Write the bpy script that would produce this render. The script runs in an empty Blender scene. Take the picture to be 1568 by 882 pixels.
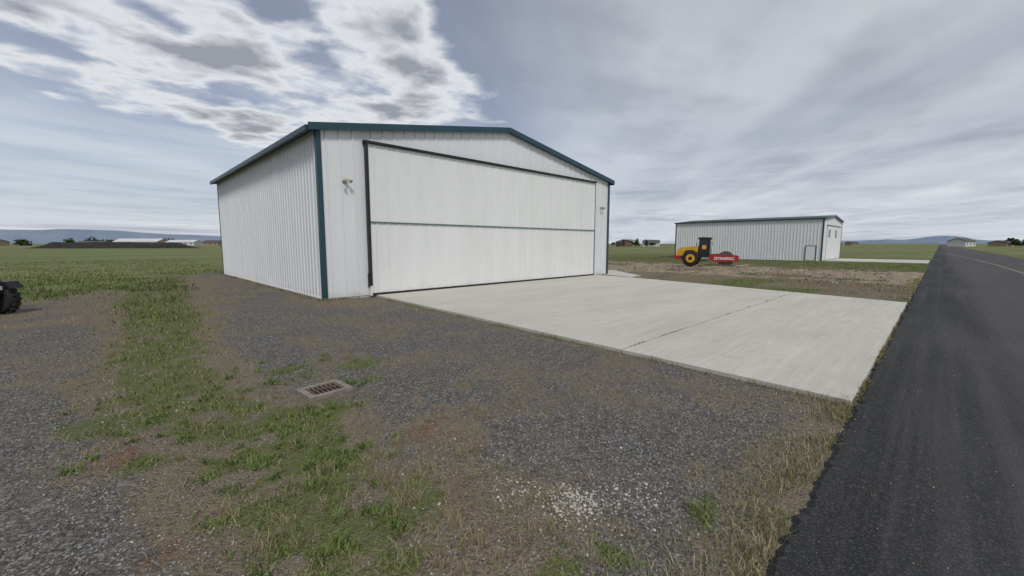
import bpy, bmesh, math, random
import numpy as np
from mathutils import Vector, Matrix
random.seed(4); rng=np.random.default_rng(7)
S=bpy.context.scene
S.view_settings.view_transform='Standard'; S.view_settings.look='None'
S.view_settings.exposure=0; S.view_settings.gamma=1

# ------------------------------------------------------------ node helpers
def mat(name, rough=0.8, metal=0.0, base=(.5,.5,.5)):
    m=bpy.data.materials.new(name); m.use_nodes=True
    nt=m.node_tree; b=nt.nodes['Principled BSDF']
    b.inputs['Base Color'].default_value=(*base,1)
    b.inputs['Roughness'].default_value=rough; b.inputs['Metallic'].default_value=metal
    return m,nt,b
def N(nt,t,**kw):
    n=nt.nodes.new(t)
    for k,v in kw.items():
        if k in n.inputs: n.inputs[k].default_value=v
        else: setattr(n,k,v)
    return n
def noise(nt,vec,scale,detail=4,rough=.55):
    n=nt.nodes.new('ShaderNodeTexNoise'); n.inputs['Scale'].default_value=scale
    n.inputs['Detail'].default_value=detail; n.inputs['Roughness'].default_value=rough
    if vec is not None: nt.links.new(vec,n.inputs['Vector'])
    return n.outputs['Fac']
def ramp(nt,fac,stops):
    r=nt.nodes.new('ShaderNodeValToRGB'); e=r.color_ramp.elements
    while len(e)<len(stops): e.new(.5)
    for i,(p,c) in enumerate(stops):
        e[i].position=p; e[i].color=(*c,1) if not isinstance(c,(int,float)) else (c,c,c,1)
    nt.links.new(fac,r.inputs['Fac']); return r.outputs['Color']
def mix(nt,fac,a,b,mode='MIX'):
    m=nt.nodes.new('ShaderNodeMix'); m.data_type='RGBA'; m.blend_type=mode
    for sock,v in ((m.inputs[0],fac),(m.inputs[6],a),(m.inputs[7],b)):
        if isinstance(v,(int,float)): sock.default_value=v
        elif isinstance(v,tuple): sock.default_value=(*v,1)
        else: nt.links.new(v,sock)
    return m.outputs[2]
def M(nt,op,a,b=None,c=None,clamp=False):
    m=nt.nodes.new('ShaderNodeMath'); m.operation=op; m.use_clamp=clamp
    for i,v in enumerate((a,b,c)):
        if v is None: continue
        if isinstance(v,(int,float)): m.inputs[i].default_value=v
        else: nt.links.new(v,m.inputs[i])
    return m.outputs[0]
def mapping(nt,vec,scale=(1,1,1),rot=(0,0,0),loc=(0,0,0)):
    m=nt.nodes.new('ShaderNodeMapping'); m.inputs['Scale'].default_value=scale
    m.inputs['Rotation'].default_value=rot; m.inputs['Location'].default_value=loc
    nt.links.new(vec,m.inputs['Vector']); return m.outputs[0]
def pos(nt): return nt.nodes.new('ShaderNodeNewGeometry').outputs['Position']
def bump(nt,b,h,strength=.5,dist=.02):
    n=nt.nodes.new('ShaderNodeBump'); n.inputs['Strength'].default_value=strength
    n.inputs['Distance'].default_value=dist
    nt.links.new(h,n.inputs['Height']); nt.links.new(n.outputs[0],b.inputs['Normal'])

# ------------------------------------------------------------ numpy noise
def vn(x,y,seed=0):
    xi=np.floor(x); yi=np.floor(y); fx=x-xi; fy=y-yi
    fx=fx*fx*(3-2*fx); fy=fy*fy*(3-2*fy)
    def h(a,b):
        v=np.sin(a*127.1+b*311.7+seed*74.7)*43758.5453; return v-np.floor(v)
    return (h(xi,yi)*(1-fx)+h(xi+1,yi)*fx)*(1-fy)+(h(xi,yi+1)*(1-fx)+h(xi+1,yi+1)*fx)*fy
def fbm(x,y,s,seed=0,o=4):
    r=0;a=.5;t=0
    for i in range(o):
        r=r+a*vn(x*s,y*s,seed+i*3); t+=a; a*=.5; s*=2.03
    return r/t
def sst(a,b,x):
    t=np.clip((x-a)/(b-a),0,1); return t*t*(3-2*t)
def blob(x,y,cx,cy,r,e=.1):
    return 1-sst(r*e,r*1.7,np.hypot(x-cx,y-cy))
def polyd(x,y,pts):
    d=np.full(np.shape(x),1e9); 
    for (x0,y0,w0),(x1,y1,w1) in zip(pts[:-1],pts[1:]):
        dx,dy=x1-x0,y1-y0
        t=np.clip(((x-x0)*dx+(y-y0)*dy)/(dx*dx+dy*dy),0,1)
        dd=np.hypot(x-x0-t*dx,y-y0-t*dy)/(w0+(w1-w0)*t)
        d=np.minimum(d,dd)
    return d
SW=[(1.3,30,1.6),(1.0,20,1.2),(.86,13.1,.8),(.5,8.5,.6),(.35,6.2,.6),(.85,4.7,.55),(1.0,3.7,.55),(.8,2.6,.45),(.6,1.6,.36)]
def field(x,y):
    bnd=18.9+np.maximum(0,x+1.05)*3.6+1.6*(fbm(x,y,.5,5)-.5)
    f=sst(-.7,.9,y-bnd)
    f=np.maximum(f,sst(28.5,30,y))
    return f
def zones(x,y):
    wx=x+.6*(fbm(x,y,1.9,14)-.5); wy=y+.6*(fbm(x,y,1.9,15)-.5)
    n=fbm(x,y,1.3,11); n2=fbm(x,y,3.4,12,5)
    f=field(x,y)*np.where(x<22,1,0)
    pd_=polyd(wx,wy,SW)
    g=(1-sst(.1,1.6,pd_+.5*(n2-.5)))
    g=g*np.where(y<9,sst(.30,.53,n2+.10*sst(3,9,y)),sst(.2,.4,n2))
    for c in [(1.55,5.95,.5),(1.35,3.2,.4),(1.15,2.25,.3),(2.1,4.95,.28),(-.1,5.4,.45),(2.4,5.7,.35),(.1,4.3,.2),(2.6,.95,.2),(1.7,1.2,.2),(.95,3.6,.5),(1.4,4.5,.4)]:
        g=np.maximum(g,.95*blob(wx,wy,*c)*sst(.34,.52,n2))
    b=.10+.45*sst(.43,.65,n)
    b=np.maximum(b,(1-sst(.7,2.3,pd_+1.2*(n-.5)))*.85)
    b=np.maximum(b,(1-sst(.55,1.4,y+.7*(n-.5)))*sst(.45,.5,y)*.85)
    b=np.maximum(b,(1-sst(.05,.55,np.abs(5.75-x)+.6*(n-.5)))*.55)
    b=np.maximum(b,blob(wx,wy,1.35,1.9,1.0)*.98); b=np.maximum(b,blob(wx,wy,2.1,3.0,.5)*.85)
    b=np.maximum(b,blob(wx,wy,-.1,4.6,.6)*.75)
    b=np.maximum(b,blob(wx,wy,4.9,11.8,1.3)*.9); b=np.maximum(b,sst(10,14,y)*sst(.40,.62,n+.04)*.75*(x<5))
    rust=np.maximum(blob(wx,wy,2.05,2.9,.34),blob(wx,wy,-.05,4.6,.36))
    rust=np.maximum(rust,blob(wx,wy,.1,3.0,.22)); rust=np.maximum(rust,blob(wx,wy,1.9,5.3,.28))
    rust=np.maximum(rust,blob(wx,wy,1.5,2.2,.5)*.7)
    rust=rust*sst(.38,.64,n2)*.7
    R=(x>16.2)&(y<80)
    soil=sst(22,25,x+3*(n-.5))*(1-sst(33,36,x+5*(n-.5)))*sst(.35,.55,fbm(x,y,.35,21)+.08)
    g=np.where(R,np.clip(sst(.40,.62,fbm(x,y,.5,33))+sst(33,37,x),0,1)*(1-soil),g)
    b=np.where(R,1.0,b); rust=np.where(R,0,rust)
    soil=np.where(R,soil,0)
    far=np.maximum(f,sst(60,75,x)); far=np.maximum(far,(y<-6.5)*1.0); far=np.maximum(far,(x<-40)*1.)
    far=np.maximum(far,sst(35,45,y))
    return g,b,rust,soil,far
DX,DY=1.73,4.98
def gh(x,y):
    near=sst(.5,1.0,y)
    slab=sst(5.3,5.7,x)*(1-sst(20.5,22,x))*(1-sst(28,28.5,y))
    near=near*(1-slab*(1-sst(16.2,16.9,x)*(y<10)*(x<22)))
    h=(.05*(fbm(x,y,.9,41)-.5)+.025*(fbm(x,y,5,42,3)-.5))*near
    h=h-.05*(1-sst(.6,1.8,polyd(x,y,SW)))*near
    m=sst(23,26,x)*(1-sst(34,37,x))*sst(4,8,y)*(1-sst(24,30,y))
    h=h+m*(.55*np.clip(fbm(x,y,.45,51)-.42,0,1)+.15*(fbm(x,y,2.2,52)-.5))
    h=h-.02*(1-near)-.012*near*slab
    dd=1-sst(.30,.75,np.hypot(x-DX,y-DY))
    h=h*(1-dd)-.045*dd
    return h-.005

# ------------------------------------------------------------ mesh helpers
def link(o,parent=None):
    S.collection.objects.link(o)
    if parent: o.parent=parent
    return o
def empty(name,loc=(0,0,0),rz=0,sc=1):
    e=bpy.data.objects.new(name,None); e.location=loc; e.rotation_euler=(0,0,rz); e.scale=(sc,)*3
    e.empty_display_size=.2
    return link(e)
def npmesh(name,verts,faces_flat,sizes,m,cols=None,smooth=False,parent=None):
    me=bpy.data.meshes.new(name)
    me.vertices.add(len(verts)); me.vertices.foreach_set('co',np.asarray(verts,dtype=np.float32).ravel())
    me.loops.add(len(faces_flat)); me.loops.foreach_set('vertex_index',np.asarray(faces_flat,dtype=np.int32))
    st=np.concatenate([[0],np.cumsum(sizes)[:-1]])
    me.polygons.add(len(sizes)); me.polygons.foreach_set('loop_start',st.astype(np.int32))
    me.polygons.foreach_set('loop_total',np.asarray(sizes,dtype=np.int32))
    if smooth: me.polygons.foreach_set('use_smooth',np.ones(len(sizes),dtype=bool))
    me.update(calc_edges=True); me.validate()
    if cols is not None:
        for nm,c in cols.items():
            a=me.color_attributes.new(nm,'FLOAT_COLOR','POINT')
            a.data.foreach_set('color',np.asarray(c,dtype=np.float32).ravel())
    me.materials.append(m)
    return link(bpy.data.objects.new(name,me),parent)
def pymesh(name,v,f,m,parent=None,smooth=False,bev=0):
    me=bpy.data.meshes.new(name); me.from_pydata(v,[],f); me.update()
    bm=bmesh.new(); bm.from_mesh(me)
    if bev>0: bmesh.ops.bevel(bm,geom=bm.edges[:],offset=bev,segments=2,affect='EDGES',profile=.6)
    bmesh.ops.recalc_face_normals(bm,faces=bm.faces[:]); bm.to_mesh(me); bm.free()
    if smooth:
        for p in me.polygons: p.use_smooth=True
    me.materials.append(m)
    return link(bpy.data.objects.new(name,me),parent)
def box(name,x0,x1,y0,y1,z0,z1,m,parent=None,bev=0):
    v=[(x,y,z) for z in (z0,z1) for y in (y0,y1) for x in (x0,x1)]
    f=[(0,2,3,1),(4,5,7,6),(0,1,5,4),(2,6,7,3),(0,4,6,2),(1,3,7,5)]
    return pymesh(name,v,f,m,parent,bev=bev)
def prism(name,prof,y0,y1,m,parent=None,bev=0):
    n=len(prof); v=[(x,y0,z) for x,z in prof]+[(x,y1,z) for x,z in prof]
    f=[tuple(range(n)),tuple(range(2*n-1,n-1,-1))]+[(i,(i+1)%n,n+(i+1)%n,n+i) for i in range(n)]
    return pymesh(name,v,f,m,parent,bev=bev)
def lathe(name,prof,m,parent=None,axis='y',seg=32,loc=(0,0,0),smooth=True):
    v=[];f=[]
    for r,a in prof:
        for i in range(seg):
            t=2*math.pi*i/seg; c,s=r*math.cos(t),r*math.sin(t)
            p={'y':(c,a,s),'x':(a,c,s),'z':(c,s,a)}[axis]
            v.append((p[0]+loc[0],p[1]+loc[1],p[2]+loc[2]))
    k=len(prof)
    for j in range(k-1):
        for i in range(seg):
            f.append((j*seg+i,j*seg+(i+1)%seg,(j+1)*seg+(i+1)%seg,(j+1)*seg+i))
    f.append(tuple(range(seg))); f.append(tuple(range((k-1)*seg,k*seg)))
    o=pymesh(name,v,f,m,parent)
    if smooth:
        for p in o.data.polygons: p.use_smooth=len(p.vertices)==4
        try: o.data.set_sharp_from_angle(angle=math.radians(40))
        except Exception: pass
    return o
def tube(name,a,b,r,m,parent=None,seg=10):
    a=Vector(a);b=Vector(b);d=(b-a); q=d.to_track_quat('Z','Y'); v=[];f=[]
    for e in (a,b):
        for i in range(seg):
            t=2*math.pi*i/seg; v.append(tuple(e+q@Vector((r*math.cos(t),r*math.sin(t),0))))
    for i in range(seg): f.append((i,(i+1)%seg,seg+(i+1)%seg,seg+i))
    f.append(tuple(range(seg)));f.append(tuple(range(seg,2*seg)))
    return pymesh(name,v,f,m,parent)
def ribbed(name,o,u,L,n,z0,ztop,m,parent=None,pitch=.3,d=.02,rw=.05,phase=.07):
    s=[(0,0)]; p=phase
    while p+rw<L:
        s+= [(p,0),(p+rw*.25,d),(p+rw*.75,d),(p+rw,0)]; p+=pitch
    s.append((L,0))
    if ztop(0)!=ztop(L/2) and all(abs(a-L/2)>.03 for a,_ in s): s.append((L/2,0)); s.sort()
    v=[];f=[]
    for a,b in s:
        x=o[0]+u[0]*a+n[0]*b; y=o[1]+u[1]*a+n[1]*b
        v+=[(x,y,z0),(x,y,ztop(a))]
    for i in range(len(s)-1): f.append((2*i,2*i+2,2*i+3,2*i+1))
    me=bpy.data.meshes.new(name); me.from_pydata(v,[],f); me.update(); me.materials.append(m)
    return link(bpy.data.objects.new(name,me),parent)

# ------------------------------------------------------------ materials
def paint(name,base,rough=.45,dirt=.15,sc=1.5):
    m,nt,b=mat(name,rough)
    P=pos(nt)
    n=noise(nt,mapping(nt,P,(1,1,.25)),sc,5,.6)
    c=mix(nt,ramp(nt,n,[(.35,0),(.75,1)]),base,tuple(v*(1-dirt) for v in base))
    nt.links.new(c,b.inputs['Base Color']); return m
def sheetmetal(name,base):
    m,nt,b=mat(name,.5)
    P=pos(nt); sep=N(nt,'ShaderNodeSeparateXYZ'); nt.links.new(P,sep.inputs[0])
    st=noise(nt,mapping(nt,P,(1.2,1.2,.25)),1.6,4,.6)
    c=mix(nt,ramp(nt,st,[(.4,0),(.8,1)]),base,(base[0]*.92,base[1]*.92,base[2]*.915))
    nn=noise(nt,P,5,4)
    low=M(nt,'SUBTRACT',M(nt,'MULTIPLY',nn,.7),M(nt,'MULTIPLY',sep.outputs['Z'],1.5),clamp=True)
    c=mix(nt,M(nt,'MULTIPLY',low,1.1,clamp=True),c,(.42,.38,.30))
    spk=noise(nt,P,22,3,.7)
    c=mix(nt,ramp(nt,spk,[(.70,0),(.78,.35)]),c,(.45,.42,.36))
    nt.links.new(c,b.inputs['Base Color'])
    wav=noise(nt,mapping(nt,P,(1,1,.5)),1.6,2)
    bump(nt,b,wav,.2,.03)
    return m
WHITE=sheetmetal('white_sheet_metal',(.71,.73,.745))
DOORW=sheetmetal('white_door_metal',(.75,.76,.755))
TEAL=paint('teal_trim',(.018,.062,.085),.4,.3)
TEALL=paint('grey_teal_band',(.075,.15,.165),.4,.3)
BLACK=paint('black_frame',(.012,.012,.013),.5,.2)
DTEAL=paint('dark_gutter',(.012,.035,.045),.4,.3)
RUB,_,_=mat('rubber',.85,0,(.018,.018,.018))
ROOFM=paint('roof_metal',(.045,.075,.085),.5,.2)
CREAM=paint('lamp_housing',(.46,.42,.33),.4,.2)
GLASS,_,gb=mat('dark_glass',.08,0,(.02,.025,.03))
STEEL=paint('drum_steel',(.10,.095,.09),.5,.5,6)
YEL=paint('yellow_paint',(.72,.40,.03),.4,.3,3)
RED=paint('red_paint',(.38,.022,.028),.4,.3,3)
WPAINT=paint('white_paint',(.75,.75,.75),.5,.1)

def concrete(name,base=(.53,.51,.45)):
    m,nt,b=mat(name,.85); P=pos(nt)
    big=noise(nt,mapping(nt,P,(.5,1.6,1)),.6,4,.6)
    c=mix(nt,ramp(nt,big,[(.3,0),(.7,1)]),tuple(v*.86 for v in base),tuple(min(1,v*1.08) for v in base))
    st=noise(nt,mapping(nt,P,(.35,7,1)),1.3,4,.65)
    c=mix(nt,ramp(nt,st,[(.50,0),(.68,.5)]),c,(.63,.615,.555))
    st2=noise(nt,mapping(nt,P,(.5,5,1),loc=(4,9,0)),1.6,5,.7)
    c=mix(nt,ramp(nt,st2,[(.56,0),(.74,.6)]),c,(.35,.33,.27))
    sp=noise(nt,P,60,2,.7)
    c=mix(nt,ramp(nt,sp,[(.35,.4),(.6,0)]),c,(.35,.34,.30))
    blot=noise(nt,P,9,4,.6)
    c=mix(nt,ramp(nt,blot,[(.62,0),(.74,.6)]),c,(.34,.325,.27))
    blot2=noise(nt,P,2.2,6,.75)
    c=mix(nt,ramp(nt,blot2,[(.57,0),(.68,.5)]),c,(.38,.36,.30))
    nt.links.new(c,b.inputs['Base Color'])
    bump(nt,b,noise(nt,mapping(nt,P,(6,90,1)),1.0,2),.2,.004)
    return m
CONC=concrete('broomed_concrete')

def asphalt():
    m,nt,b=mat('tarmac',.9); P=pos(nt)
    b.inputs['Specular IOR Level'].default_value=.25
    base=noise(nt,mapping(nt,P,(.12,.9,1)),1.1,4,.6)
    c=ramp(nt,base,[(.35,(.019,.019,.021)),(.55,(.033,.033,.036)),(.75,(.060,.059,.063))])
    tr=noise(nt,mapping(nt,P,(.06,2.6,1),loc=(3,1,0)),1.0,4,.65)
    c=mix(nt,ramp(nt,tr,[(.5,0),(.66,.5)]),c,(.085,.082,.086))
    sep=N(nt,'ShaderNodeSeparateXYZ'); nt.links.new(P,sep.inputs[0])
    wv=M(nt,'MULTIPLY',M(nt,'SUBTRACT',noise(nt,mapping(nt,P,(.4,.4,1)),1,3),.5),.5)
    d=M(nt,'MULTIPLY',M(nt,'SUBTRACT',M(nt,'SUBTRACT',wv,.45),sep.outputs['Y']),1.4,clamp=True)
    c=mix(nt,M(nt,'MULTIPLY',d,.6),c,(.095,.090,.095))
    ag=nt.nodes.new('ShaderNodeTexVoronoi'); ag.inputs['Scale'].default_value=110; nt.links.new(P,ag.inputs['Vector'])
    rr=N(nt,'ShaderNodeSeparateColor'); nt.links.new(ag.outputs['Color'],rr.inputs[0])
    c=mix(nt,ramp(nt,rr.outputs[0],[(.6,0),(1,.5)]),c,(.12,.115,.11))
    sp=noise(nt,P,14,4,.75)
    c=mix(nt,ramp(nt,sp,[(.62,0),(.74,.6)]),c,(.15,.135,.11))
    nt.links.new(c,b.inputs['Base Color'])
    bump(nt,b,ag.outputs['Distance'],.6,.006)
    return m
ASPH=asphalt()

def ground_mat():
    m,nt,b=mat('ground_surface',.95); P=pos(nt)
    b.inputs['Specular IOR Level'].default_value=.2
    za=nt.nodes.new('ShaderNodeAttribute'); za.attribute_name='zoneA'
    zb=nt.nodes.new('ShaderNodeAttribute'); zb.attribute_name='zoneB'
    A=N(nt,'ShaderNodeSeparateColor'); nt.links.new(za.outputs['Color'],A.inputs[0])
    B=N(nt,'ShaderNodeSeparateColor'); nt.links.new(zb.outputs['Color'],B.inputs[0])
    vo=nt.nodes.new('ShaderNodeTexVoronoi'); vo.inputs['Scale'].default_value=44
    wob=nt.nodes.new('ShaderNodeTexNoise'); wob.inputs['Scale'].default_value=30; wob.inputs['Detail'].default_value=1; nt.links.new(P,wob.inputs['Vector'])
    vm=nt.nodes.new('ShaderNodeVectorMath'); vm.operation='MULTIPLY_ADD'
    nt.links.new(wob.outputs['Color'],vm.inputs[0]); vm.inputs[1].default_value=(.02,.02,.02); nt.links.new(P,vm.inputs[2])
    nt.links.new(vm.outputs[0],vo.inputs['Vector'])
    sc=N(nt,'ShaderNodeSeparateColor'); nt.links.new(vo.outputs['Color'],sc.inputs[0])
    grav=ramp(nt,sc.outputs[0],[(0,(.088,.086,.084)),(.4,(.170,.165,.159)),(.8,(.262,.253,.241)),(1,(.43,.415,.39))])
    edge=ramp(nt,vo.outputs['Distance'],[(.25,1),(.6,.5)])
    grav=mix(nt,1.0,grav,edge,'MULTIPLY')
    big=noise(nt,P,.9,5,.65)
    grav=mix(nt,ramp(nt,big,[(.38,0),(.66,.62)]),grav,(.180,.152,.115))
    mid=noise(nt,P,4,5,.7)
    grav=mix(nt,ramp(nt,mid,[(.35,.35),(.6,0)]),grav,(.085,.078,.07))
    fine=noise(nt,P,38,3,.7)
    fib=noise(nt,mapping(nt,P,(1,3.5,1),rot=(0,0,.6)),32,4,.75)
    brown=ramp(nt,fib,[(.3,(.10,.075,.050)),(.5,(.185,.150,.097)),(.7,(.31,.26,.175))])
    green=ramp(nt,fib,[(.3,(.05,.065,.022)),(.5,(.10,.125,.038)),(.7,(.17,.195,.07))])
    rust=ramp(nt,fib,[(.3,(.09,.046,.03)),(.5,(.175,.100,.062)),(.7,(.27,.17,.11))])
    soil=ramp(nt,noise(nt,P,1.6,6,.7),[(.3,(.15,.12,.08)),(.5,(.29,.24,.17)),(.7,(.45,.39,.30))])
    n1=noise(nt,P,5,7,.8)
    def thr(w,mx=1.0,sl=3.0):
        return M(nt,'MINIMUM',M(nt,'MULTIPLY',M(nt,'SUBTRACT',M(nt,'ADD',w,n1),.88),sl,clamp=True),mx)
    c=mix(nt,thr(A.outputs[1],.8),grav,brown)
    c=mix(nt,thr(A.outputs[2],.75),c,rust)
    c=mix(nt,thr(A.outputs[0],.8),c,green)
    c=mix(nt,thr(B.outputs[0],1.,4.5),c,soil)
    f1=noise(nt,mapping(nt,P,(.012,.05,1),rot=(0,0,.25)),1,4,.6)
    f2=noise(nt,P,.8,5,.7)
    fld=ramp(nt,f1,[(.3,(.105,.125,.045)),(.45,(.185,.205,.080)),(.55,(.125,.150,.055)),(.7,(.225,.225,.100))])
    fld=mix(nt,ramp(nt,f2,[(.35,.5),(.6,0)]),fld,(.075,.085,.035))
    fld=mix(nt,ramp(nt,noise(nt,P,5,4,.75),[(.45,0),(.7,.5)]),fld,(.22,.21,.11))
    c=mix(nt,B.outputs[1],c,fld)
    nt.links.new(c,b.inputs['Base Color'])
    h=M(nt,'ADD',M(nt,'MULTIPLY',vo.outputs['Distance'],-1.0),M(nt,'MULTIPLY',fine,.6))
    bump(nt,b,h,.9,.018)
    return m
GMAT=ground_mat()

def attr_mat(name,rough=.7):
    m,nt,b=mat(name,rough); b.inputs['Specular IOR Level'].default_value=.2
    a=nt.nodes.new('ShaderNodeAttribute'); a.attribute_name='Col'
    nt.links.new(a.outputs['Color'],b.inputs['Base Color'])
    return m
BLADE=attr_mat('grass_blades',.7); STONE=attr_mat('crushed_stone',.9)

# ------------------------------------------------------------ ground sheet
def axis(a,b,st,lo,hi,g=1.14,mx=900):
    c=list(np.arange(a,b+1e-6,st)); s=st
    while c[-1]<hi: s=min(s*g,mx); c.append(c[-1]+s)
    s=st; d=[a]
    while d[-1]>lo: s=min(s*g,mx); d.append(d[-1]-s)
    return np.array(d[:0:-1]+c)
xs=axis(-2.5,6.5,.07,-9000,9000,1.06); ys=axis(0.2,8.5,.07,-9000,9000,1.06)
X,Y=np.meshgrid(xs,ys); nx,ny=len(xs),len(ys)
Z=gh(X,Y)
Z=np.where(np.hypot(X,Y)>120,-.03,Z)
g,b_,r_,so,fa=zones(X,Y)
V=np.stack([X,Y,Z],-1).reshape(-1,3)
idx=np.arange(nx*ny).reshape(ny,nx)
F=np.stack([idx[:-1,:-1],idx[:-1,1:],idx[1:,1:],idx[1:,:-1]],-1).reshape(-1)
one=np.ones_like(g)
npmesh('ground',V,F,np.full((nx-1)*(ny-1),4),GMAT,
  {'zoneA':np.stack([g,b_,r_,one],-1).reshape(-1,4),'zoneB':np.stack([so,fa,one*0,one],-1).reshape(-1,4)},smooth=True)

# ------------------------------------------------------------ taxiway
def strip():
    x=np.concatenate([np.arange(-25,-2,.5),np.arange(-2,20,.03),np.arange(20,60,.5),np.geomspace(60,900,60)])
    e=.5+.05*(fbm(x,x*0,1.1,61)-.5)+.05*(fbm(x,x*0,6,62)-.5)+.07*(fbm(x,x*0,22,64)-.5)
    v=[];cols=[e,e-.04,e*0-.2,e*0-3.2,e*0-6.6+.1*(fbm(x,x*0,1.1,63)-.5)]
    zz=[-.02,.012,.014,.03,.010]
    for k in range(len(x)):
        for c,z in zip(cols,zz): v.append((x[k],c[k],z))
    f=[]
    for k in range(len(x)-1):
        for j in range(4): f.append((k*5+j,k*5+j+1,(k+1)*5+j+1,(k+1)*5+j))
    pymesh('taxiway',v,f,ASPH)
strip()
YL,nt,bb=mat('faded_line_paint',.8)
n=noise(nt,pos(nt),14,5,.7)
nt.links.new(mix(nt,ramp(nt,n,[(.42,0),(.6,1)]),(.36,.30,.18),(.11,.10,.09)),bb.inputs['Base Color'])
cl=[(-25,-3.35),(38,-3.4),(50,-3.2),(62,-2.8),(75,-2.1),(92,-1.2),(120,0.1)]
v=[];f=[]
for i,(a,c) in enumerate(cl): v+=[(a,c-.06,.036),(a,c+.06,.036)]
for i in range(len(cl)-1): f.append((2*i,2*i+1,2*i+3,2*i+2))
pymesh('taxiway_centre_line',v,f,YL)

# ------------------------------------------------------------ concrete aprons
JOINT,_,_=mat('joint_filler',.95,0,(.13,.12,.10))
def slabs(name,Lf,Rf,ysplit,xfrac,z1,gaps):
    root=empty(name); k=0
    for j in range(len(ysplit)-1):
        for i in range(len(xfrac)-1):
            y0,y1=ysplit[j]+gaps[j],ysplit[j+1]-gaps[j+1]
            pts=[]
            for yy,fr,sg in ((y0,xfrac[i],1),(y0,xfrac[i+1],-1),(y1,xfrac[i+1],-1),(y1,xfrac[i],1)):
                a,b2=Lf(yy),Rf(yy); pts.append((a+(b2-a)*fr+sg*.006,yy))
            vv=[(p[0],p[1],-.06) for p in pts]+[(p[0],p[1],z1) for p in pts]
            ff=[(3,2,1,0),(4,5,6,7),(0,1,5,4),(1,2,6,5),(2,3,7,6),(3,0,4,7)]
            k+=1; pymesh('slab_%d'%k,vv,ff,CONC,root,bev=.004)
    y0,y1=ysplit[0]+.05,ysplit[-1]-.05
    pymesh('joint_filler',[(Lf(y0)+.05,y0,z1-.007),(Rf(y0)-.05,y0,z1-.007),(Rf(y1)-.05,y1,z1-.007),(Lf(y1)+.05,y1,z1-.007)],[(0,1,2,3)],JOINT,root)
    return root
slabs('concrete_apron',lambda y:5.58+.05*(y-.55),lambda y:16.25+.235*(min(y,10.2)-.5)+(max(0,y-10.2)*.1),[.53,3.4,6.5,9.6,12.80],[0,.5,1],.03,[.0,.011,.009,.009,0])
pd=empty('concrete_walk')
pymesh('slab_1',[(18.9,10.9,.025),(20.1,10.9,.025),(23.2,14.6,.025),(20.0,14.6,.025),(18.9,10.9,-.05),(20.1,10.9,-.05),(23.2,14.6,-.05),(20.0,14.6,-.05)],
  [(0,1,2,3),(0,4,5,1),(1,5,6,2),(2,6,7,3),(3,7,4,0)],CONC,pd)
slabs('concrete_apron',lambda y:50.4,lambda y:59.4,[.6,4.2,7.85],[0,.5,1],.035,[0,.012,0])

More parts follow.
